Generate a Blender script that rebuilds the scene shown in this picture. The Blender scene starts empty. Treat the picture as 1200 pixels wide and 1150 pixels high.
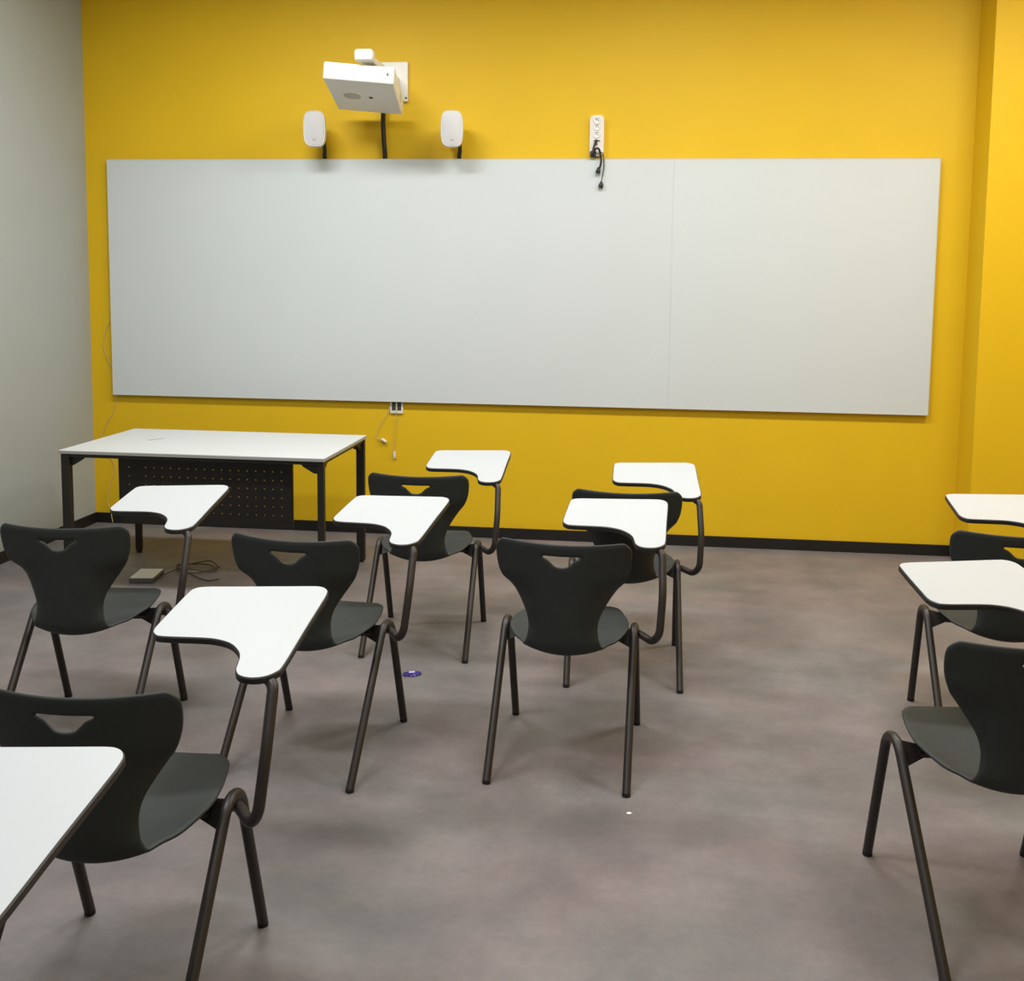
import bpy, bmesh, math, random
from mathutils import Vector, Matrix
from mathutils.geometry import delaunay_2d_cdt
S = bpy.context.scene
COL = S.collection
random.seed(4)

# ------------------------------------------------------------------ materials
def lin(c):
    return tuple(((v/255)/12.92 if v/255 <= .04045 else (((v/255)+.055)/1.055)**2.4) for v in c) + (1.0,)

def mat(name, rgb, rough=.5, metal=0., noise=0., nscale=20., bump=0., bscale=60., spec=.5, coat=0.):
    m = bpy.data.materials.new(name); m.use_nodes = True
    nt = m.node_tree; b = nt.nodes['Principled BSDF']
    c = lin(rgb)
    b.inputs['Base Color'].default_value = c
    b.inputs['Roughness'].default_value = rough
    b.inputs['Metallic'].default_value = metal
    b.inputs['Specular IOR Level'].default_value = spec
    if coat: b.inputs['Coat Weight'].default_value = coat
    if noise or bump:
        tc = nt.nodes.new('ShaderNodeTexCoord')
    if noise:
        n = nt.nodes.new('ShaderNodeTexNoise'); n.inputs['Scale'].default_value = nscale
        n.inputs['Detail'].default_value = 5
        nt.links.new(tc.outputs['Object'], n.inputs['Vector'])
        r = nt.nodes.new('ShaderNodeValToRGB')
        r.color_ramp.elements[0].position = .3; r.color_ramp.elements[1].position = .7
        r.color_ramp.elements[0].color = tuple(v*(1-noise) for v in c[:3]) + (1,)
        r.color_ramp.elements[1].color = tuple(min(1, v*(1+noise)) for v in c[:3]) + (1,)
        nt.links.new(n.outputs['Fac'], r.inputs['Fac']); nt.links.new(r.outputs['Color'], b.inputs['Base Color'])
    if bump:
        n = nt.nodes.new('ShaderNodeTexNoise'); n.inputs['Scale'].default_value = bscale
        n.inputs['Detail'].default_value = 3
        nt.links.new(tc.outputs['Object'], n.inputs['Vector'])
        u = nt.nodes.new('ShaderNodeBump'); u.inputs['Strength'].default_value = bump
        u.inputs['Distance'].default_value = .002
        nt.links.new(n.outputs['Fac'], u.inputs['Height']); nt.links.new(u.outputs['Normal'], b.inputs['Normal'])
    return m

def floor_mat():
    m = bpy.data.materials.new('vinyl_floor'); m.use_nodes = True
    nt = m.node_tree; b = nt.nodes['Principled BSDF']; L = nt.links.new
    tc = nt.nodes.new('ShaderNodeTexCoord')
    mp = nt.nodes.new('ShaderNodeMapping'); mp.inputs['Scale'].default_value = (1, 1.15, 1)
    L(tc.outputs['Object'], mp.inputs['Vector'])
    def noise(sc, det, rough, off):
        mm = nt.nodes.new('ShaderNodeMapping'); mm.inputs['Location'].default_value = off
        L(mp.outputs['Vector'], mm.inputs['Vector'])
        n = nt.nodes.new('ShaderNodeTexNoise'); n.inputs['Scale'].default_value = sc
        n.inputs['Detail'].default_value = det; n.inputs['Roughness'].default_value = rough
        L(mm.outputs['Vector'], n.inputs['Vector']); return n.outputs['Fac']
    def ramp(f, p0, c0, p1, c1):
        r = nt.nodes.new('ShaderNodeValToRGB')
        r.color_ramp.elements[0].position = p0; r.color_ramp.elements[0].color = c0
        r.color_ramp.elements[1].position = p1; r.color_ramp.elements[1].color = c1
        L(f, r.inputs['Fac']); return r.outputs['Color']
    a = ramp(noise(2.6, 6, .6, (0, 0, 0)), .36, lin(FLOOR_A), .66, lin(FLOOR_B))
    hue = ramp(noise(1.7, 4, .55, (7, 3, 0)), .38, (.955, 1.0, .99, 1), .62, (1.05, .985, .985, 1))
    mx = nt.nodes.new('ShaderNodeMix'); mx.data_type = 'RGBA'; mx.blend_type = 'MULTIPLY'; mx.inputs['Factor'].default_value = 1
    L(a, mx.inputs['A']); L(hue, mx.inputs['B'])
    fine = ramp(noise(38, 4, .6, (1, 9, 0)), .3, (.93, .93, .93, 1), .7, (1.05, 1.05, 1.05, 1))
    m2 = nt.nodes.new('ShaderNodeMix'); m2.data_type = 'RGBA'; m2.blend_type = 'MULTIPLY'; m2.inputs['Factor'].default_value = 1
    L(mx.outputs['Result'], m2.inputs['A']); L(fine, m2.inputs['B'])
    L(m2.outputs['Result'], b.inputs['Base Color'])
    b.inputs['Roughness'].default_value = .55
    b.inputs['Specular IOR Level'].default_value = .35
    return m

FLOOR_A = (106, 101, 102); FLOOR_B = (127, 121, 121)
M = {}
M['floor'] = floor_mat()
M['yellow'] = mat('yellow_paint', (222, 182, 26), .55, noise=.02, nscale=3, bump=.12, bscale=160, spec=.3)
M['grey_wall'] = mat('grey_paint', (165, 171, 168), .7, noise=.02, nscale=3, bump=.1, bscale=160, spec=.25)
M['ceiling'] = mat('ceiling_tile', (215, 214, 208), .85, noise=.03, nscale=60)
M['base'] = mat('black_baseboard', (24, 22, 21), .45)
M['board'] = mat('whiteboard_enamel', (204, 211, 213), .42, spec=.3, noise=.012, nscale=2)
M['board_edge'] = mat('board_edge_trim', (200, 198, 190), .4)
M['lam'] = mat('white_laminate', (186, 191, 195), .4, spec=.4, noise=.008, nscale=4)
M['lam_desk'] = mat('white_desk_laminate', (203, 207, 208), .4, spec=.4, noise=.008, nscale=4)
M['lam_edge'] = mat('grey_edge_band', (158, 158, 154), .5)
M['dark_edge'] = mat('dark_edge_band', (38, 37, 36), .5)
M['plastic'] = mat('charcoal_shell_plastic', (46, 50, 49), .6, noise=.04, nscale=40, bump=.15, bscale=420, spec=.3)
M['steel'] = mat('dark_bronze_powder_coat', (47, 42, 40), .42, metal=.25, noise=.04, nscale=90, bump=.08, bscale=500)
M['desk_steel'] = mat('black_powder_coat', (36, 34, 30), .45, metal=.2, bump=.08, bscale=500)
M['rubber'] = mat('black_rubber', (18, 17, 17), .7)
M['white_pl'] = mat('white_plastic', (232, 231, 226), .4, noise=.01, nscale=8)
M['warm_pl'] = mat('warm_white_plastic', (224, 218, 212), .45)
M['grille'] = mat('speaker_mesh_grille', (205, 206, 208), .5, bump=.5, bscale=900)
M['cable_w'] = mat('white_cable_sheath', (205, 190, 130), .5)
M['cable_b'] = mat('black_cable_sheath', (30, 27, 24), .5)
M['cable_br'] = mat('brown_cable_sheath', (66, 58, 48), .55)
M['grey_dark'] = mat('dark_grey_plastic', (70, 70, 68), .5)
M['slot'] = mat('socket_recess', (60, 58, 55), .6)
M['lens'] = mat('smoked_window', (178, 176, 168), .35)
M['purple'] = mat('purple_foil', (52, 38, 118), .4, metal=.1)
M['lilac'] = mat('lilac_print', (190, 180, 235), .4)
M['paper'] = mat('white_paper', (240, 240, 236), .7)
M['boxlid'] = mat('grey_box_lid', (198, 198, 188), .5)

# ------------------------------------------------------------------ mesh helpers
def link(name, bm, m, parent=None, smooth=False, angle=None, recalc=True):
    if recalc: bmesh.ops.recalc_face_normals(bm, faces=bm.faces)
    me = bpy.data.meshes.new(name); bm.to_mesh(me); bm.free()
    me.materials.append(m)
    if smooth:
        for p in me.polygons: p.use_smooth = True
        if angle: me.set_sharp_from_angle(angle=math.radians(angle))
    o = bpy.data.objects.new(name, me); COL.objects.link(o)
    if parent: o.parent = parent
    return o

def box(bm, x0, x1, y0, y1, z0, z1, bevel=0., seg=2):
    vs = [bm.verts.new((x, y, z)) for z in (z0, z1) for y in (y0, y1) for x in (x0, x1)]
    fs = [(0,1,3,2),(4,6,7,5),(0,4,5,1),(2,3,7,6),(0,2,6,4),(1,5,7,3)]
    f = [bm.faces.new([vs[i] for i in q]) for q in fs]
    if bevel:
        es = list({e for q in f for e in q.edges})
        bmesh.ops.bevel(bm, geom=es, offset=bevel, segments=seg, profile=.6, affect='EDGES')
    return vs

def catmull(pts, n=8, closed=False):
    P = [Vector(p) for p in pts]; out = []; N = len(P)
    rng = range(N) if closed else range(N-1)
    for i in rng:
        if closed: a, b, c, d = P[i-1], P[i], P[(i+1) % N], P[(i+2) % N]
        else: a, b, c, d = P[max(i-1, 0)], P[i], P[i+1], P[min(i+2, N-1)]
        for k in range(n):
            t = k/n
            out.append(.5*((2*b)+(c-a)*t+(2*a-5*b+4*c-d)*t*t+(3*b-a-3*c+d)*t**3))
    if not closed: out.append(P[-1])
    return out

def fillet(pts, rads, n=8):
    """polyline with rounded corners"""
    P = [Vector(p) for p in pts]; out = [P[0]]
    for i in range(1, len(P)-1):
        r = rads[i-1] if isinstance(rads, (list, tuple)) else rads
        a = (P[i-1]-P[i]).normalized(); b = (P[i+1]-P[i]).normalized()
        th = a.angle(b)
        d = min(r/math.tan(th/2), .49*(P[i-1]-P[i]).length, .49*(P[i+1]-P[i]).length)
        rr = d*math.tan(th/2)
        c = P[i]+(a+b).normalized()*(rr/math.sin(th/2))
        u = (P[i]+a*d-c); v = (P[i]+b*d-c); ang = u.angle(v)
        for k in range(n+1):
            t = k/n
            out.append(c+(u*math.sin((1-t)*ang)+v*math.sin(t*ang))/math.sin(ang))
    out.append(P[-1]); return out

def tube(bm, pts, r, seg=14, cap=True):
    P = [Vector(p) for p in pts]
    rs = r if isinstance(r, (list, tuple)) else [r]*len(P)
    t0 = (P[1]-P[0]).normalized()
    nrm = t0.orthogonal().normalized(); rings = []
    for i, p in enumerate(P):
        if i == 0: t = (P[1]-P[0])
        elif i == len(P)-1: t = (P[-1]-P[-2])
        else: t = (P[i+1]-P[i]).normalized()+(P[i]-P[i-1]).normalized()
        t.normalize()
        nrm = (nrm-t*nrm.dot(t)).normalized(); bn = t.cross(nrm)
        rings.append([bm.verts.new(p+(nrm*math.cos(2*math.pi*k/seg)+bn*math.sin(2*math.pi*k/seg))*rs[i]) for k in range(seg)])
    for a, b in zip(rings, rings[1:]):
        for k in range(seg):
            bm.faces.new((a[k], a[(k+1) % seg], b[(k+1) % seg], b[k]))
    if cap:
        bm.faces.new(rings[0][::-1]); bm.faces.new(rings[-1])
    return rings

def cyl(bm, c, r, h, axis='z', seg=20, r2=None):
    c = Vector(c); d = {'x': Vector((1,0,0)), 'y': Vector((0,1,0)), 'z': Vector((0,0,1))}[axis]
    tube(bm, [c, c+d*h], [r, r if r2 is None else r2], seg)

def prism(bm, loop, f, t):
    """loop: 2-D outline, f(x,y)->3-D point of the top, t: vector of the thickness"""
    a = [bm.verts.new(f(*p)) for p in loop]; b = [bm.verts.new(Vector(f(*p))+t) for p in loop]
    bm.faces.new(a); bm.faces.new(b[::-1]); n = len(a)
    for i in range(n): bm.faces.new((a[i], b[i], b[(i+1) % n], a[(i+1) % n]))

def round_rect(x0, x1, y0, y1, r, n=6):
    out = []
    for cx, cy, a in ((x1-r, y1-r, 0), (x0+r, y1-r, 90), (x0+r, y0+r, 180), (x1-r, y0+r, 270)):
        for k in range(n+1):
            t = math.radians(a+90*k/n); out.append((cx+r*math.cos(t), cy+r*math.sin(t)))
    return out

def empty(name, loc, rz=0., label=None, cat=None, group=None):
    o = bpy.data.objects.new(name, None); COL.objects.link(o)
    o.empty_display_size = .1
    o.location = loc; o.rotation_euler = (0, 0, rz)
    return tag(o, label, cat, group)

def tag(o, label=None, cat=None, group=None, kind=None):
    if label: o['label'] = label
    if cat: o['category'] = cat
    if group: o['group'] = group
    if kind: o['kind'] = kind
    return o

def struct(name, bm, m, label=None):
    o = link(name, bm, m); o['kind'] = 'structure'
    if label: tag(o, label, name.split('_')[0])
    return o

def sx(*a):
    bm = bmesh.new(); box(bm, *a); return bm

# ------------------------------------------------------------------ the room
YW = 6.306; XL = -3.625; XR = 1.925; XF = 3.10; YB = -2.6; H = 3.62; YP = 6.03
struct('floor', sx(XL-.1, XF+.1, YB-.1, YW+.1, -.1, 0), M['floor'], 'grey brown mottled vinyl floor of the classroom')
struct('ceiling', sx(XL-.1, XF+.1, YB-.1, YW+.1, H, H+.1), M['ceiling'], 'pale flat ceiling above the classroom')
struct('wall_back', sx(XL-.1, XF+.1, YW, YW+.1, 0, H), M['yellow'], 'yellow painted wall behind the long whiteboard')
struct('wall_left', sx(XL-.1, XL, YB-.1, YW, 0, H), M['grey_wall'], 'pale grey painted wall at the left beside the white desk')
struct('wall_right', sx(XF, XF+.1, YB-.1, YW, 0, H), M['yellow'], 'yellow side wall beyond the right-hand chairs')
struct('wall_front', sx(XL-.1, XF+.1, YB-.1, YB, 0, H), M['grey_wall'], 'grey wall behind the camera')
struct('wall_pilaster', sx(XR, XF, YP, YW, 0, H), M['yellow'], 'shallow yellow pilaster in the right corner of the whiteboard wall')
BH = .068; BT = .012
struct('baseboard_back', sx(XL, XR, YW-BT, YW, 0, BH), M['base'], 'black baseboard along the foot of the yellow whiteboard wall')
struct('baseboard_left', sx(XL, XL+BT, YB, YW-BT, 0, BH), M['base'], 'black baseboard along the foot of the grey left wall')
bm = bmesh.new(); box(bm, XR-BT, XR, YP-BT, YW-BT, 0, BH); box(bm, XR, XF, YP-BT, YP, 0, BH)
struct('baseboard_pilaster', bm, M['base'], 'black baseboard wrapping the yellow pilaster')
struct('baseboard_right', sx(XF-BT, XF, YB, YP-BT, 0, BH), M['base'], 'black baseboard along the right wall')

# ceiling lights: recessed square panels that light the room
LIGHTS = [(-1.95, 4.4, 60), (.15, 4.4, 54), (2.10, 4.4, 60),
          (-1.60, 2.05, 52), (.25, 2.05, 20), (2.10, 2.05, 8),
          (-1.60, -.3, 26), (.25, -.3, 14), (2.10, -.3, 6)]
diff_m = mat('opal_diffuser', (240, 240, 235), .4)
frame_m = mat('white_light_frame', (230, 230, 226), .4)
words = ['over the desk and the left chairs, nearest the whiteboard', 'in the middle of the row nearest the whiteboard', 'at the right of the row nearest the whiteboard',
         'at the left of the middle row', 'at the centre of the ceiling', 'at the right of the middle row',
         'at the left of the row farthest from the whiteboard', 'in the middle of the row farthest from the whiteboard', 'at the right of the row farthest from the whiteboard']
for i, (x, y, pw) in enumerate(LIGHTS):
    L = empty('ceiling_light', (x, y, H), 0, 'long white rectangular ceiling light ' + words[i], 'ceiling light', 'long ceiling lights')
    bm = bmesh.new()
    for a in ((-.62, .62, -.17, -.15), (-.62, .62, .15, .17), (-.62, -.60, -.15, .15), (.60, .62, -.15, .15)):
        box(bm, *a, -.018, 0)
    link('frame', bm, frame_m, L)
    bm = bmesh.new(); box(bm, -.60, .60, -.15, .15, -.008, 0); link('diffuser', bm, diff_m, L)
    d = bpy.data.lights.new('panel_glow', 'AREA'); d.shape = 'RECTANGLE'; d.size = 1.18; d.size_y = .28; d.energy = pw
    d.color = (1.0, 1.0, .985)
    lo = bpy.data.objects.new('panel_glow', d); COL.objects.link(lo); lo.location = (x, y, H-.02)
S.world = bpy.data.worlds.new('room_world'); S.world.use_nodes = True
S.world.node_tree.nodes['Background'].inputs[0].default_value = (.8, .85, .9, 1)
S.world.node_tree.nodes['Background'].inputs[1].default_value = .3

# ------------------------------------------------------------------ whiteboard
wb = empty('whiteboard', (-.86, YW, .872), 0, 'very long frameless whiteboard mounted on the yellow wall', 'whiteboard')
x0, x1, z0, z1 = -2.60, 2.59, 0.0, 1.528
seam = 1.032
for a, b, k in ((x0, seam-.0002, 0), (seam+.0002, x1, 1)):
    bm = bmesh.new(); box(bm, a, b, -.036, -.012, z0, z1, .0004, 1)
    p = link('panel', bm, M['board'], wb)
    bm = bmesh.new(); e = .0016
    box(bm, a, b, -.0375, -.0115, z0-e, z0+.0025); box(bm, a, b, -.0375, -.0115, z1-.0025, z1+e)
    if k == 0: box(bm, a-e, a+.0025, -.0375, -.0115, z0, z1)
    else: box(bm, b-.0025, b+e, -.0375, -.0115, z0, z1)
    link('edge_trim', bm, M['board_edge'], wb)
for i in range(4):
    xx = -2.1+i*1.4
    for zz in (.25, 1.25):
        bm = bmesh.new(); box(bm, xx-.04, xx+.04, -.012, -.001, zz-.04, zz+.04); link('wall_bracket', bm, M['slot'], wb)

# ------------------------------------------------------------------ desk
DX0, DX1, DY0, DY1, DH = -2.994, -1.575, 4.866, 5.660, .746
cxd, cyd = (DX0+DX1)/2, (DY0+DY1)/2
hw, hd = (DX1-DX0)/2, (DY1-DY0)/2
dk = empty('teacher_desk', (cxd, cyd, 0), 0, 'white topped teacher desk with black metal frame below the whiteboard', 'desk')
bm = bmesh.new()
top = round_rect(-hw, hw, -hd, hd, .004, 2)
prism(bm, top, lambda x, y: (x, y, DH), Vector((0, 0, -.004)))
t_ = link('desktop', bm, M['lam_desk'], dk)
bm = bmesh.new(); prism(bm, round_rect(-hw, hw, -hd, hd, .004, 2), lambda x, y: (x, y, DH-.004), Vector((0, 0, -.013)))
tag(link('edge_band', bm, M['lam_edge'], t_), 'grey edge band')
ft = DH-.017
lw = .05
for s, q in ((-1, -1), (1, -1), (-1, 1), (1, 1)):
    wx = {(-1, -1): .048, (1, -1): .034, (-1, 1): .034, (1, 1): .048}[(s, q)]; wy = .032
    xa = -hw+.006 if s < 0 else hw-.006-wx; ya = -hd+.008 if q < 0 else hd-.008-wy
    bm = bmesh.new(); box(bm, xa, xa+wx, ya, ya+wy, .012, ft, .003, 1)
    lg = link('leg', bm, M['desk_steel'], dk)
    bm = bmesh.new(); cyl(bm, (xa+wx/2, ya+wy/2, 0), .015, .013); link('levelling_foot', bm, M['rubber'], lg)
# rails
for q in (-1, 1):
    ya = -hd+.012 if q < 0 else hd-.012-.03
    bm = bmesh.new(); box(bm, -hw+.05, hw-.038, ya, ya+.03, ft-.02, ft, .002, 1); link('long_rail', bm, M['desk_steel'], dk)
for s in (-1, 1):
    xa = -hw+.012 if s < 0 else hw-.012-.03
    bm = bmesh.new(); box(bm, xa, xa+.03, -hd+.04, hd-.04, ft-.02, ft, .002, 1); link('side_rail', bm, M['desk_steel'], dk)
# corner gussets
for s in (-1, 1):
    for q in (-1, 1):
        bm = bmesh.new()
        xb = s*(hw-.052); yb = q*(hd-.052)
        def g1(x, z): return (xb+s*.006-s*x, q*(hd-.026), ft-.019-z)
        def g2(x, z): return (s*(hw-.026), yb+q*.010-q*x, ft-.019-z)
        shp = [(0, 0), (.085, 0), (.075, .012), (.02, .045), (0, .048)]
        prism(bm, shp, g1, Vector((0, .004, 0))); prism(bm, shp, g2, Vector((.004, 0, 0)))
        link('corner_bracket', bm, M['desk_steel'], dk)
# perforated modesty panel
PX0, PX1, PZ0, PZ1, PY = -2.752, -1.797, .335, ft-.002, 5.02
bm = bmesh.new()
pitch = .0466; rows = 6; cols = 19
fx0 = PX0+.035; fz1 = .663
def panel_mesh():
    b = bmesh.new()
    xs = [fx0+i*pitch for i in range(cols+1)]; zs = [fz1-j*pitch for j in range(rows+1)]
    def quad(xa, xb, za, zb):
        vs = [b.verts.new((x, 0, z)) for x, z in ((xa, za), (xb, za), (xb, zb), (xa, zb))]; b.faces.new(vs)
    quad(PX0, PX1, zs[0], PZ1); quad(PX0, PX1, PZ0, zs[-1])
    quad(PX0, xs[0], zs[-1], zs[0]); quad(xs[-1], PX1, zs[-1], zs[0])
    for i in range(cols):
        for j in range(rows):
            xa, xb, za, zb = xs[i], xs[i+1], zs[j+1], zs[j]
            if i == 1: quad(xa, xb, za, zb); continue
            cx_, cz_ = (xa+xb)/2, (za+zb)/2; r = .0026
            o = [b.verts.new((x, 0, z)) for x, z in ((xb, cz_), (xb, zb), (cx_, zb), (xa, zb), (xa, cz_), (xa, za), (cx_, za), (xb, za))]
            c = [b.verts.new((cx_+r*math.cos(math.pi*k/4), 0, cz_+r*math.sin(math.pi*k/4))) for k in range(8)]
            for k in range(8): b.faces.new((o[k], o[(k+1) % 8], c[(k+1) % 8], c[k]))
    bmesh.ops.remove_doubles(b, verts=b.verts, dist=1e-5)
    ex = bmesh.ops.extrude_face_region(b, geom=list(b.faces))
    bmesh.ops.translate(b, vec=(0, .0022, 0), verts=[v for v in ex['geom'] if isinstance(v, bmesh.types.BMVert)])
    # folded side flanges
    box(b, PX0, PX0+.0015, 0, .02, PZ0, PZ1); box(b, PX1-.0015, PX1, 0, .02, PZ0, PZ1)
    box(b, PX0, PX1, 0, .02, PZ0, PZ0+.0015)
    bmesh.ops.translate(b, vec=(-cxd, PY-cyd, 0), verts=b.verts)
    return b
mp_ = link('modesty_panel', panel_mesh(), M['desk_steel'], dk)
for xx in (PX0-.045, PX1-.005):
    bm = bmesh.new(); box(bm, xx-cxd, xx+.05-cxd, PY-cyd, PY+.03-cyd, ft-.045, ft, .002, 1)
    link('hanger_bracket', bm, M['desk_steel'], mp_)
bm = bmesh.new(); box(bm, -.05, .05, -.008, .008, DH-.0005, DH+.0012)
bmesh.ops.transform(bm, matrix=Matrix.Translation((-2.677-cxd, 5.297-cyd, 0)) @ Matrix.Rotation(math.radians(58), 4, 'Z'), verts=bm.verts)
# cable slot: a short slanting cover strip in the top
link('cable_slot', bm, M['lam_edge'], dk)

# ------------------------------------------------------------------ tablet chair
# centre profile of the one-piece shell, (y, z) from the front lip of the seat to the top of the back
PROF = [(.186, .424), (.165, .436), (.10, .440), (0, .436), (-.09, .428), (-.16, .418), (-.215, .408), (-.252, .405), (-.281, .418),
        (-.297, .448), (-.305, .50), (-.311, .56), (-.320, .64), (-.331, .72), (-.342, .797)]
prof = catmull([(0, y, z) for y, z in PROF], 12)
arc = [0.]
for a, b in zip(prof, prof[1:]): arc.append(arc[-1]+(b-a).length)
STOT = arc[-1]
def at_s(s):
    s = max(0, min(STOT, s)); lo, hi = 0, len(arc)-1
    while hi-lo > 1:
        m = (lo+hi)//2
        if arc[m] <= s: lo = m
        else: hi = m
    t = (s-arc[lo])/(arc[hi]-arc[lo]); p = prof[lo].lerp(prof[hi], t)
    def tan(i):
        a = prof[max(i-1, 0)]; b = prof[min(i+1, len(prof)-1)]; return (b-a).normalized()
    tg = tan(lo).lerp(tan(hi), t).normalized()
    n = Vector((0, tg.z, -tg.y))            # towards the sitter
    return p, tg, n
def s_of(pred):
    for i, p in enumerate(prof):
        if pred(p): return arc[i]
S_BEND = s_of(lambda p: p.y < -.252)       # lowest rear point
S_CUT = s_of(lambda p: p.z > .447 and p.y < -.25)
def sz(z): return s_of(lambda p: p.z > z and p.y < -.28)
def sy(y): return s_of(lambda p: p.y < y)
def smooth(a, b, x):
    t = max(0, min(1, (x-a)/(b-a))); return t*t*(3-2*t)
def interp(tab, x):
    if x <= tab[0][0]: return tab[0][1]
    for (a, u), (b, v) in zip(tab, tab[1:]):
        if x <= b: t = (x-a)/(b-a); t = t*t*(3-2*t); return u+(v-u)*t
    return tab[-1][1]
CURV = [(0, .1), (sy(.1), .25), (sy(-.05), .55), (sy(-.18), .9), (S_BEND, 1.6), (sz(.50), 2.6), (sz(.60), 1.7), (sz(.70), 1.15), (STOT, 1.05)]
RIDGE = [(0, 0), (sz(.45), 0), (sz(.51), 6), (sz(.57), 6), (sz(.67), 0), (STOT, 0)]
def shell(x, s):
    p, tg, n = at_s(s)
    e = max(0, abs(x)-.072)
    return Vector((x, p.y, p.z))+n*(interp(CURV, s)*x*x+interp(RIDGE, s)*e*e)
half = [(0.0, 0.0), (.0, .040), (.005, .078), (.018, .110), (.040, .136), (.075, .160), (sy(.05), .182), (sy(-.03), .199), (sy(-.10), .203),
        (sy(-.155), .191), (sy(-.20), .163), (sy(-.235), .139), (sz(.43), .125), (sz(.465), .116), (sz(.50), .113), (sz(.54), .122),
        (sz(.58), .145), (sz(.62), .174), (sz(.66), .200), (sz(.70), .216), (sz(.735), .2215), (sz(.765), .2205), (sz(.783), .214), (STOT-.004, .203), (STOT, .188), (STOT, .10), (STOT-.001, 0)]
rh = catmull([(w, s, 0) for s, w in half[1:-1]], 5)
rh = [Vector((max(p.x, .0), min(max(p.y, 0), STOT), 0)) for p in rh]
def build_shell():
    right = [(p.x, p.y) for p in rh]
    outline = [(0., 0.)]+right+[(0., STOT)]+[(-x, s) for x, s in reversed(right)]
    # even spacing
    def resample(lp, d):
        out = []
        n = len(lp)
        for i in range(n):
            a = Vector(lp[i]); b = Vector(lp[(i+1) % n]); k = max(1, int(round((b-a).length/d)))
            for j in range(k): out.append(tuple(a.lerp(b, j/k)))
        res = [out[0]]
        for q in out[1:]:
            if (Vector(q)-Vector(res[-1])).length > d*.35: res.append(q)
        return res
    outline = resample(outline, .011)
    zt = sz(.757)
    hole2 = [(-.0, zt), (.045, zt), (.060, zt-.001), (.0655, zt-.006), (.060, zt-.013), (.047, zt-.019), (.036, zt-.029), (.022, zt-.041), (0, zt-.045)]
    hole = hole2+[(-x, s) for x, s in reversed(hole2[1:-1])]
    hole = [(p.x, p.y) for p in catmull([(x, s, 0) for x, s in hole], 3, True)]
    def inside(pt, lp):
        x, y = pt; c = False; j = len(lp)-1
        for i in range(len(lp)):
            xi, yi = lp[i]; xj, yj = lp[j]
            if (yi > y) != (yj > y) and x < (xj-xi)*(y-yi)/(yj-yi)+xi: c = not c
            j = i
        return c
    def near(pt, lp, d):
        return any((pt[0]-q[0])**2+(pt[1]-q[1])**2 < d*d for q in lp)
    pts = list(outline); E = [(i, (i+1) % len(outline)) for i in range(len(outline))]
    h0 = len(pts); pts += hole; E += [(h0+i, h0+(i+1) % len(hole)) for i in range(len(hole))]
    g = .0125; j = 0; s = g*.7
    while s < STOT:
        if abs(s-S_CUT) > g*.45:
            n = int(.24/g)
            for i in range(-n, n+1):
                q = (i*g, s)
                if inside(q, outline) and not inside(q, hole) and not near(q, outline, .007) and not near(q, hole, .006): pts.append(q)
        s += g*.8
    # constraint row where seat and backrest meet
    row = [i*g for i in range(-int(.24/g), int(.24/g)+1)]
    wcut = max(x for x, s_ in outline if abs(s_-S_CUT) < .012)
    c0 = len(pts); rr = [(-wcut-.03, S_CUT)]+[(x, S_CUT) for x in row if abs(x) < wcut-.008]+[(wcut+.03, S_CUT)]
    pts += rr; E += [(c0+i, c0+i+1) for i in range(len(rr)-1)]
    v, e, f, *_ = delaunay_2d_cdt([Vector(p) for p in pts], E, [], 0, 1e-6)
    tri = []
    for t in f:
        c = sum((v[i] for i in t), Vector((0, 0)))/len(t)
        if inside(c, outline) and not inside(c, hole): tri.append(t)
    return v, tri
sv, st = build_shell()
def shell_normal(x, s):
    h = .002
    a = shell(x+h, s)-shell(x-h, s)
    b = shell(x, min(s+h, STOT))-shell(x, max(s-h, 0))
    n = a.cross(b).normalized(); m = at_s(s)[2]
    return n if n.dot(m) > 0 else -n
def shell_part(keep, name, parent):
    TH = .0042
    tris = [t for t in st if keep(sum(sv[i].y for i in t)/len(t))]
    used = sorted({i for t in tris for i in t})
    bm = bmesh.new(); up = {}; dn = {}
    for i in used:
        x, s = sv[i].x, sv[i].y; p = shell(x, s); n = shell_normal(x, s)
        up[i] = bm.verts.new(p+n*TH); dn[i] = bm.verts.new(p-n*TH)
    cnt = {}
    for t in tris:
        bm.faces.new([up[i] for i in t]); bm.faces.new([dn[i] for i in reversed(t)])
        for a, b in zip(t, t[1:]+t[:1]):
            k = (min(a, b), max(a, b)); cnt.setdefault(k, []).append((a, b))
    edge = [v_[0] for v_ in cnt.values() if len(v_) == 1]
    # outward rim vertices
    out = {}
    for a, b in edge:
        pa, pb = sv[a], sv[b]
        if abs(pa.y-S_CUT) < 1e-4 and abs(pb.y-S_CUT) < 1e-4: continue
        d = (pb-pa).normalized(); o = Vector((d.y, -d.x))
        for i in (a, b): out[i] = out.get(i, Vector((0, 0)))+o
    # orientation test so that rims bulge outwards
    rim = {}
    for i, o in out.items():
        o = o.normalized(); q = sv[i]
        h = .002
        p = shell(q.x, q.y); d = shell(q.x+h*o.x, q.y+h*o.y)-shell(q.x-h*o.x, q.y-h*o.y)
        if d.length < 1e-6: d = Vector((o.x, 0, 0))
        p2 = p+d.normalized()*TH*.9
        rim[i] = bm.verts.new(p2)
    for a, b in edge:
        if abs(sv[a].y-S_CUT) < 1e-4 and abs(sv[b].y-S_CUT) < 1e-4: continue
        bm.faces.new((up[b], up[a], rim[a], rim[b])); bm.faces.new((rim[b], rim[a], dn[a], dn[b]))
    return link(name, bm, M['plastic'], parent, smooth=True, recalc=True)

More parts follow.
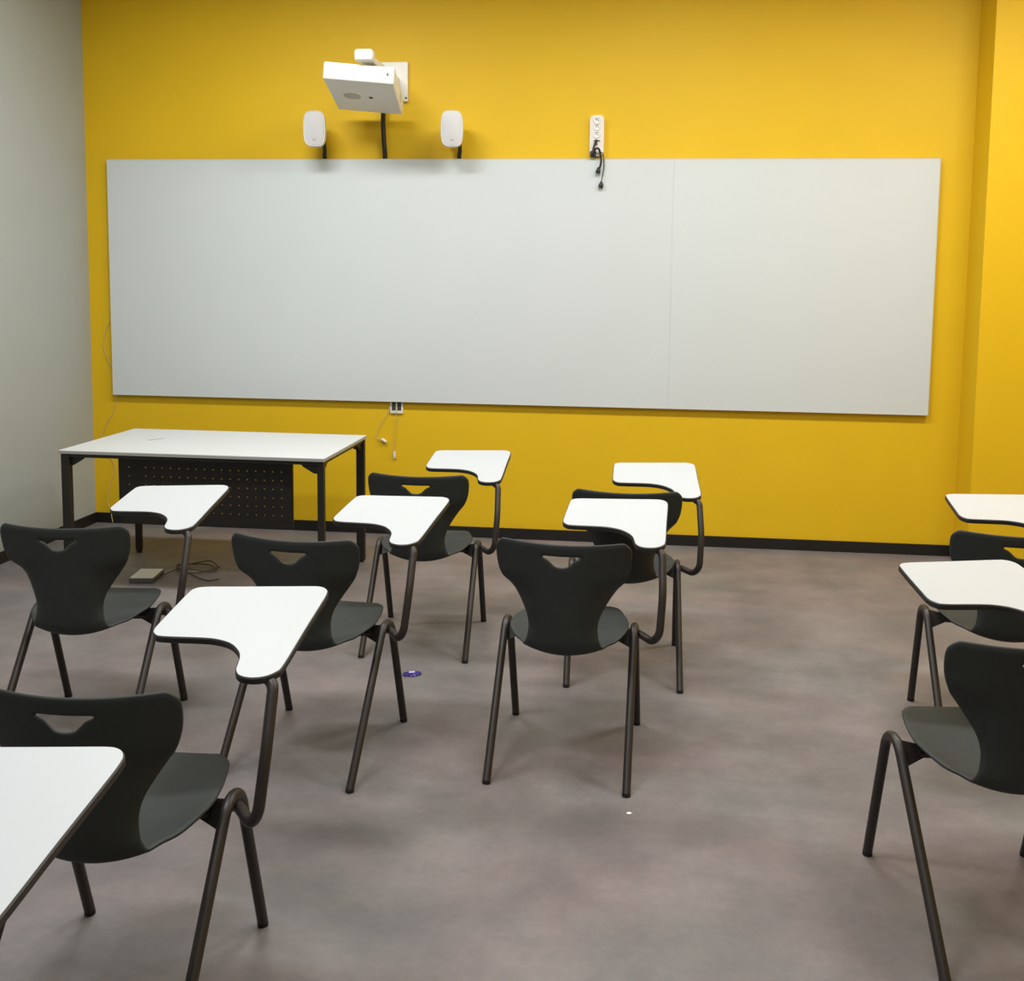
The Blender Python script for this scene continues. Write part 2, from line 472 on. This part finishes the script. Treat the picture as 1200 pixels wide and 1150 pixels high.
def z_tab(y): return .7667+.1399*(y-.35)
TAB = [(-.062, .447), (-.032, .462), (.05, .470), (.20, .4845), (.262, .4905), (.286, .4895), (.304, .480), (.3155, .463), (.3195, .440), (.3210, .398), (.322, .24), (.3245, .065), (.317, .027),
       (.294, .003), (.262, -.004), (.233, .005), (.216, .028), (.2095, .057), (.201, .092), (.184, .122), (.153, .152), (.112, .168), (.070, .172), (-.028, .171), (-.054, .181), (-.068, .206), (-.070, .26), (-.069, .41)]
# finer corners come from a spline drawn through the outline
tab_loop = [(p.x, p.y) for p in catmull([(x, y, 0) for x, y in TAB], 4, True)]

def inset_loop(lp, d):
    n = len(lp); out = []
    for i in range(n):
        a = Vector(lp[i-1]); b = Vector(lp[(i+1) % n]); t = (b-a).normalized()
        out.append((lp[i][0]-t.y*-1*d*SGN, lp[i][1]+t.x*-1*d*SGN))
    return out
area = sum(tab_loop[i-1][0]*tab_loop[i][1]-tab_loop[i][0]*tab_loop[i-1][1] for i in range(len(tab_loop)))
SGN = -1 if area > 0 else 1

def make_chair():
    root = empty('tablet_chair', (0, 0, 0))
    shell_part(lambda s: s < S_CUT, 'seat', root)
    shell_part(lambda s: s >= S_CUT, 'backrest', root)
    R = .0137
    for s in (-1, 1):
        ax = s*.229-.007; fx = s*.230
        V = Vector((ax, .006, .506)); rear = Vector((fx, -.390, .006)); front = Vector((fx, .152, .006))
        path = fillet([rear, V, front], .064, 16)
        mid = max(range(len(path)), key=lambda i: path[i].z)
        for part in (path[:mid+1], path[mid:]):
            bm = bmesh.new(); tube(bm, part, R, 16)
            lg = link('leg', bm, M['steel'], root, True, 50)
            e = part[0] if part[0].z < .1 else part[-1]; nx = part[1] if part[0].z < .1 else part[-2]
            d = (nx-e).normalized()
            bm = bmesh.new(); tube(bm, [Vector((e.x, e.y, 0))+d*.0005, e+d*.007], [.0138, .0139], 16)
            link('foot_cap', bm, M['rubber'], lg, True, 50)
        # welded triangular gusset between the side frame and the seat carrier
        bm = bmesh.new()
        prism(bm, [(.228, .436), (.150, .420), (.120, .412), (.120, .395), (.165, .396), (.222, .372)],
              lambda x, z: (s*x-.004, -.036+(.436-z)*-.55, z), Vector((0, .004, 0)))
        link('gusset', bm, M['steel'], root)
    # carrier under the seat: cross tubes and plate
    bm = bmesh.new()
    tube(bm, [(-.18, -.05, .405), (.18, -.05, .405)], .011, 12)
    tube(bm, [(-.13, .045, .412), (.13, .045, .412)], .009, 12)
    box(bm, -.12, -.09, -.10, .06, .398, .416); box(bm, .09, .12, -.10, .06, .398, .416)
    link('seat_carrier', bm, M['steel'], root)
    # tablet arm
    arm = fillet([(.10, -.015, .408), (.236, -.018, .412), (.313, -.112, .404), (.3215, -.062, .570), (.314, .012, .694), (.295, .030, .7035), (.265, .14, .7175)],
                 [.035, .045, .3, .03, .03], 12)
    bm = bmesh.new(); tube(bm, arm, R, 16); link('tablet_arm', bm, M['steel'], root, True, 50)
    # writing tablet
    bm = bmesh.new(); tn = Vector((0, -.1399, 1)).normalized()
    f = lambda x, y: (x, y, z_tab(y)-.0012)
    lp = tab_loop; lp2 = inset_loop(tab_loop, .0022)
    rings = []
    for loop, dz in ((lp2, 0), (lp, -.0022), (lp, -.0150), (lp2, -.0172)):
        rings.append([bm.verts.new(Vector(f(*p))+tn*dz) for p in loop])
    bm.faces.new(rings[0]); bm.faces.new(rings[-1][::-1])
    for a, b in zip(rings, rings[1:]):
        for i in range(len(a)): bm.faces.new((a[i], b[i], b[(i+1) % len(a)], a[(i+1) % len(a)]))
    tb = link('writing_tablet', bm, M['dark_edge'], root)
    bm = bmesh.new(); prism(bm, inset_loop(tab_loop, .0030), lambda x, y: (x, y, z_tab(y)), tn*-.0012)
    tag(link('laminate_top', bm, M['lam'], tb), 'white laminate writing surface')
    bm = bmesh.new()
    prism(bm, round_rect(.235, .315, .05, .20, .01, 3), lambda x, y: (x, y, z_tab(y)-.0185), tn*-.004)
    link('mounting_plate', bm, M['steel'], tb)
    return root
proto = make_chair()
def copy_tree(o, parent=None):
    c = o.copy(); COL.objects.link(c)
    if parent: c.parent = parent
    for ch in o.children: copy_tree(ch, c)
    return c
CH = [
 (-1.217, 1.187, .02, 'charcoal tablet chair nearest the camera, only its white writing tablet in frame at lower left'),
 (-1.1539, 2.1845, .0263, 'charcoal tablet chair in front left, behind the cropped white tablet at lower left'),
 (-1.9658, 3.4672, .0748, 'charcoal tablet chair in front of the white desk, farthest left of all'),
 (-1.0968, 3.4336, -.0893, 'charcoal tablet chair with its right legs beside the purple wrapper on the floor'),
 (-.2244, 3.5186, -.0553, 'charcoal tablet chair standing in the centre with its whole back and all four legs showing'),
 (-.0476, 4.3615, .0079, 'charcoal tablet chair directly in front of the centre one, close to the yellow wall'),
 (-.9616, 4.5576, .0074, 'charcoal tablet chair just right of the white desk, nearest the yellow wall'),
 (.9314, 2.7523, .12, 'large charcoal tablet chair cut by the right edge of the photo, nearer of the two'),
 (1.3232, 3.8669, -.0409, 'charcoal tablet chair by the yellow pilaster, farther of the two at the right edge'),
]
for i, (x, y, t, lab) in enumerate(CH):
    o = proto if i == 0 else copy_tree(proto)
    o.location = (x, y, 0); o.rotation_euler = (0, 0, t)
    tag(o, lab, 'chair', 'tablet chairs in rows facing the whiteboard')

# ------------------------------------------------------------------ projector on its wall arm
YS = YW
pr = empty('projector', (-1.635, 5.85, 2.76), 0, 'white wall-mounted short-throw projector above the whiteboard', 'projector')
def projector():
    # body: rear edge lower than the front one
    bm = bmesh.new()
    w, d, h = .201, .235, .098
    box(bm, -w, w, -d, d, 0, h, .016, 4)
    for v in bm.verts:                     # belly narrows a little towards the wall, front face leans
        t = (v.co.y+d)/(2*d)
        v.co.x *= 1-.03*t
        if v.co.y < -d*.7 and v.co.z < h*.4: v.co.y += .012
    b = link('body', bm, M['white_pl'], pr, True, 35)
    bm = bmesh.new(); tube(bm, [(-.07, .0, .0015), (-.07, .0, -.002)], [.052, .050], 28)
    bmesh.ops.scale(bm, vec=(1, .8, 1), verts=bm.verts); link('lens_window', bm, M['lens'], b, True, 40)
    bm = bmesh.new(); cyl(bm, (.04, .0, -.003), .012, .004); link('foot_screw', bm, M['grey_dark'], b)
    bm = bmesh.new(); cyl(bm, (.163, -d-.002, .05), .006, .006, 'y', 12); link('status_sensor', bm, M['grey_dark'], b)
    bm = bmesh.new()
    for i in range(12): box(bm, w-.006, w-.0035, -.10+i*.018, -.092+i*.018, .025, .075)
    link('vent', bm, M['lens'], b)
    return b
b = projector()
b.rotation_euler = (math.radians(-12.5), math.radians(4.2), math.radians(5.5)); b.location = (-.002, 0, -.055)
# wall plate
bm = bmesh.new(); box(bm, -.03+.0, .155, YW-pr.location.y-.028, YW-pr.location.y, -.005, .235, .004, 2)
link('wall_plate', bm, M['white_pl'], pr, True, 35)
bm = bmesh.new()
box(bm, .025, .10, -.20, YW-pr.location.y-.03, .105, .140, .006, 2)
link('arm', bm, M['white_pl'], pr, True, 35)
bm = bmesh.new(); box(bm, .03, .08, -.1, .1, .06, .106, .004, 1); link('arm_mount', bm, M['grey_dark'], pr)
bm = bmesh.new(); box(bm, .008, .116, -.25, -.18, .098, .166, .022, 3)
link('arm_end_cap', bm, M['white_pl'], pr, True, 35)
bm = bmesh.new(); cyl(bm, (.145, YW-pr.location.y-.033, .015), .006, .006, 'y', 12); link('plate_screw', bm, M['grey_dark'], pr)
bm = bmesh.new()
tube(bm, catmull([(-1.628, 6.255, 2.72), (-1.632, 6.262, 2.62), (-1.630, 6.270, 2.52), (-1.627, 6.278, 2.46), (-1.627, 6.290, 2.403)], 6), .0145, 12)
tag(link('projector_cable', bm, M['cable_b'], None, True, 50), 'thick black cable dropping from the projector behind the whiteboard', 'cable')

# ------------------------------------------------------------------ loudspeakers
def make_speaker():
    r = empty('wall_speaker', (0, 0, 0))
    bm = bmesh.new()
    # barrel-shaped cabinet: rounded outline, tapering back
    W, Hh = .068, .107
    def ring(y, k, kz):
        lp = []
        for j in range(40):
            a = 2*math.pi*j/40; c, s_ = math.cos(a), math.sin(a); n = 4.2
            x = W*k*abs(c)**(2/n)*(1 if c >= 0 else -1); z = Hh*kz*abs(s_)**(2/n)*(1 if s_ >= 0 else -1)
            x *= 1-.10*(z/Hh)**2*(1 if abs(z) > 0 else 1)
            lp.append(bm.verts.new((x, y, z)))
        return lp
    rs = [ring(-.066, .90, .94), ring(-.070, .955, .97), ring(-.064, 1, 1), ring(-.02, .99, .995), ring(.03, .86, .93), ring(.062, .70, .82), ring(.068, .6, .74)]
    for a, b_ in zip(rs, rs[1:]):
        for j in range(40): bm.faces.new((a[j], a[(j+1) % 40], b_[(j+1) % 40], b_[j]))
    bm.faces.new(rs[0][::-1]); bm.faces.new(rs[-1])
    cab = link('cabinet', bm, M['white_pl'], r, True, 50)
    bm = bmesh.new(); rs = [ring(-.0655, .88, .925), ring(-.0695, .87, .92), ring(-.0715, .80, .88)]
    for a, b_ in zip(rs, rs[1:]):
        for j in range(40): bm.faces.new((a[j], a[(j+1) % 40], b_[(j+1) % 40], b_[j]))
    bm.faces.new(rs[-1])
    gr = link('grille', bm, M['grille'], r, True, 50)
    bm = bmesh.new(); box(bm, -.010, .010, -.074, -.071, -.072, -.062, .001, 1); link('badge', bm, M['lens'], gr)
    bm = bmesh.new()
    box(bm, -.014, .014, .05, .150, -.058, -.046, .002, 1); box(bm, -.022, .022, .145, .153, -.085, -.01, .002, 1)
    link('bracket', bm, M['white_pl'], r)
    return r
sp = make_speaker(); sp2 = copy_tree(sp)
sp.location = (-2.022, 6.13, 2.560); sp.rotation_euler = (0, 0, math.radians(11))
sp2.location = (-1.170, 6.13, 2.556); sp2.rotation_euler = (0, 0, math.radians(9))
for o, w_ in ((sp, 'left of the projector'), (sp2, 'right of the projector')):
    tag(o, 'small white rounded loudspeaker on the yellow wall, '+w_, 'loudspeaker', 'white wall loudspeakers')
for x, z, w_ in ((-2.013, 2.46, 'left'), (-1.150, 2.455, 'right')):
    bm = bmesh.new()
    tube(bm, catmull([(x, 6.255, z+.055), (x+.004, 6.265, z), (x-.002, 6.278, z-.03), (x-.004, 6.290, 2.403)], 6), .0125, 12)
    tag(link('speaker_cable', bm, M['cable_b'], None, True, 50), 'short black cable from the '+w_+' loudspeaker down to the whiteboard', 'cable', 'speaker cables')

# ------------------------------------------------------------------ power strip with hanging leads
ps = empty('power_strip', (-.300, YW, 2.543), 0, 'white three-socket power strip fixed upright on the yellow wall', 'power strip')
bm = bmesh.new(); prism(bm, round_rect(-.043, .043, -.125, .120, .028, 6), lambda x, z: (x, -.034, z), Vector((0, .034, 0)))
for f_ in list(bm.faces):
    if len(f_.verts) > 20 and f_.calc_center_median().y < -.03:
        bmesh.ops.inset_region(bm, faces=[f_], thickness=.004, depth=.003); break
hs = link('housing', bm, M['warm_pl'], ps)
for k, zz in enumerate((.085, .045, .0)):
    bm = bmesh.new(); tube(bm, [(0, -.0365, zz), (0, -.0395, zz)], [.0195, .0185], 24)
    so = link('socket', bm, M['white_pl'], ps, True, 40)
    bm = bmesh.new()
    for a in (0, 1): cyl(bm, (-.0065+.013*a+.002, -.0405, zz+.005-.004*a), .0034, .003, 'y', 10)
    box(bm, -.012, .012, -.0402, -.0390, zz+.011, zz+.015); link('pin_hole', bm, M['slot'], so)
bm = bmesh.new(); box(bm, -.018, .020, -.0415, -.0365, -.036, -.031); box(bm, -.004, .004, -.040, -.0365, -.06, -.033)
link('strip_slot', bm, M['slot'], hs)
def lead(name, pts, r, lab, plug, cat='cable'):
    e = empty(name, pts[0], 0, lab, cat)
    o0 = Vector(pts[0])
    bm = bmesh.new(); tube(bm, [p-o0 for p in catmull(pts, 8)], r, 10); link('cord', bm, M['cable_b'], e, True, 50)
    bm = bmesh.new(); p = Vector(plug)-o0
    tube(bm, [p+Vector((.004, 0, .030)), p+Vector((.002, 0, .012)), p, p+Vector((-.002, 0, -.006))], [.006, .013, .016, .012], 14)
    tp = link('plug', bm, M['cable_b'], e, True, 50)
    bm = bmesh.new()
    for s in (-.007, .007): tube(bm, [p+Vector((s-.002, 0, -.005)), p+Vector((s-.002, 0, -.020))], .002, 8)
    link('pin', bm, M['grey_dark'], tp)
lead('power_lead', [(-.302, 6.262, 2.515), (-.318, 6.252, 2.46), (-.320, 6.245, 2.42), (-.305, 6.232, 2.455), (-.285, 6.236, 2.455), (-.274, 6.246, 2.42), (-.270, 6.248, 2.38), (-.278, 6.250, 2.345), (-.285, 6.250, 2.335)], .0065,
     'thick black lead looping from the power strip over the whiteboard edge', (-.288, 6.250, 2.318))
lead('adapter_lead', [(-.288, 6.262, 2.44), (-.262, 6.256, 2.43), (-.252, 6.258, 2.37), (-.256, 6.256, 2.32), (-.265, 6.254, 2.27), (-.270, 6.254, 2.25)], .0028,
     'thin black lead with a plug hanging lowest below the power strip', (-.270, 6.254, 2.232))
bm = bmesh.new(); box(bm, -.338, -.302, 6.243, 6.266, 2.406, 2.446, .006, 2); box(bm, -.330, -.31, 6.266, 6.271, 2.412, 2.440, .002, 1)
tag(link('power_adapter', bm, M['cable_b'], None, True, 40), 'small black power adapter at the foot of the white power strip', 'adapter')

# ------------------------------------------------------------------ wall socket under the board
so = empty('wall_socket', (-1.555, YW, .835), 0, 'small white wall socket half hidden under the whiteboard', 'socket')
bm = bmesh.new(); box(bm, -.042, .042, -.014, 0, -.042, .042, .004, 2); link('face_plate', bm, M['white_pl'], so, True, 40)
for s in (-.018, .018):
    bm = bmesh.new(); box(bm, s-.013, s+.013, -.016, -.0135, -.022, .034, .001, 1); link('socket_insert', bm, M['slot'], so)
def white_wire(pts, lab, end, r=.0019, name='wall_wire'):
    e = empty(name, pts[0], 0, lab, 'wire', None); o0 = Vector(pts[0])
    bm = bmesh.new(); tube(bm, [p-o0 for p in catmull(pts, 8)], r, 8); link('cord', bm, M['cable_w'], e, True, 50)
    if end:
        bm = bmesh.new(); p = Vector(pts[-1])-o0; d = Vector(end)
        tube(bm, [p, p+d*.4, p+d], [.006, .010, .007], 12); link('connector', bm, M['warm_pl'], e, True, 50)
white_wire([(-1.556, 6.284, .86), (-1.555, 6.280, .80), (-1.560, 6.292, .70), (-1.568, 6.297, .60), (-1.570, 6.297, .545)],
           'thin pale wire hanging straight down from the wall socket', (0, 0, -.045))
white_wire([(-1.592, 6.290, .85), (-1.615, 6.292, .80), (-1.67, 6.297, .70), (-1.69, 6.297, .64), (-1.672, 6.295, .622), (-1.655, 6.292, .625)],
           'thin pale wire curling left below the wall socket', (.034, -.004, -.020))
# long thin cable looping out past the board's left edge and down behind the desk
bm = bmesh.new()
tube(bm, catmull([(-3.44, 6.300, 2.25), (-3.468, 6.300, 2.14), (-3.476, 6.299, 2.05), (-3.46, 6.300, 1.95), (-3.43, 6.301, 1.80), (-3.42, 6.301, 1.60), (-3.445, 6.300, 1.42),
                  (-3.500, 6.299, 1.33), (-3.530, 6.298, 1.24), (-3.530, 6.298, 1.17), (-3.50, 6.299, 1.08), (-3.455, 6.300, 1.00), (-3.44, 6.300, .88), (-3.475, 6.299, .76),
                  (-3.535, 6.298, .66), (-3.56, 6.297, .57), (-3.52, 6.298, .47), (-3.475, 6.298, .38), (-3.52, 6.296, .25), (-3.53, 6.290, .15), (-3.51, 6.285, .09), (-3.49, 6.275, .01)], 8), .0021, 8)
tag(link('loose_cable', bm, M['cable_w'], None, True, 50), 'long thin pale cable wandering down the wall past the whiteboard left edge', 'cable')

# ------------------------------------------------------------------ things on the floor
fb = empty('floor_box', (-2.665, 5.13, 0), math.radians(8), 'low floor socket box with pale grey lid below the desk', 'socket box')
bm = bmesh.new(); box(bm, -.066, .066, -.088, .088, 0, .026, .004, 1); link('body', bm, M['grey_dark'], fb)
bm = bmesh.new(); box(bm, -.062, .062, -.084, .084, .0262, .032, .002, 1); link('lid', bm, M['boxlid'], fb)
bm = bmesh.new()
def wob(c, r, n, z, a0=0, ex=1.3):
    return [(c[0]+ex*(r+random.uniform(-.02, .02))*math.cos(a0+k*2*math.pi/9), c[1]+(r+random.uniform(-.02, .02))*math.sin(a0+k*2*math.pi/9), z+random.uniform(0, .035)) for k in range(n)]
tube(bm, catmull([(-2.592, 5.15, .014)]+wob((-2.46, 5.31), .085, 20, .005, 2.6)+[(-2.34, 5.14, .005), (-2.27, 5.17, .005)], 6), .0034, 8)
tag(link('cable_tangle', bm, M['cable_br'], None, True, 50), 'brown cable tangled in loops on the floor beside the socket box', 'cable')
wr = empty('candy_wrapper', (-.925, 4.01, 0), math.radians(20), 'small purple candy wrapper lying on the floor', 'wrapper')
bm = bmesh.new(); nx, ny = 12, 8
gv = [[bm.verts.new(((i/nx-.5)*.082*(1-.35*abs(j/ny-.5)), (j/ny-.5)*.06*(1-.8*abs(i/nx-.5)), .003+.006*math.sin(math.pi*i/nx)*math.sin(math.pi*j/ny)+.003*math.sin(i*2.3+j*1.7))) for j in range(ny+1)] for i in range(nx+1)]
for i in range(nx):
    for j in range(ny): bm.faces.new((gv[i][j], gv[i+1][j], gv[i+1][j+1], gv[i][j+1]))
ex = bmesh.ops.extrude_face_region(bm, geom=list(bm.faces))
bmesh.ops.translate(bm, vec=(0, 0, -.003), verts=[v for v in ex['geom'] if isinstance(v, bmesh.types.BMVert)])
for v in bm.verts: v.co.z = max(v.co.z, .0006)
link('foil', bm, M['purple'], wr, True, 30)
bm = bmesh.new(); box(bm, -.014, .012, -.008, .008, .0085, .0120, .001, 1); link('printed_patch', bm, M['lilac'], wr)
bm = bmesh.new(); prism(bm, [(-.008, -.005), (.003, -.007), (.009, .001), (.002, .006), (-.006, .004)], lambda x, y: (x-.006, y+3.011, .003), Vector((0, 0, -.0025)))
tag(link('paper_scrap', bm, M['paper']), 'tiny white paper scrap on the open floor', 'scrap')

# ------------------------------------------------------------------ camera
r2 = Vector((0.99385465, 0.11002473, 0.0121448)); u2 = Vector((-0.02244396, 0.09285888, 0.99542629)); fw = Vector((-0.10839376, 0.98958162, -0.09475762))
cam = bpy.data.cameras.new('camera'); co = bpy.data.objects.new('camera', cam); COL.objects.link(co)
mw = Matrix((r2, u2, -fw)).transposed().to_4x4(); mw.translation = Vector((0, 0, 1.644)); co.matrix_world = mw
cam.sensor_fit = 'HORIZONTAL'; cam.sensor_width = 36; cam.lens = 1180.657/1200*36
cam.shift_x = (600-622.127)/1200; cam.shift_y = (443.127-575)/1200
cam.clip_start = .02
S.camera = co
S.view_settings.view_transform = 'Standard'; S.view_settings.look = 'None'; S.view_settings.gamma = 1
S.view_settings.exposure = 0.0; S.view_settings.use_curve_mapping = False
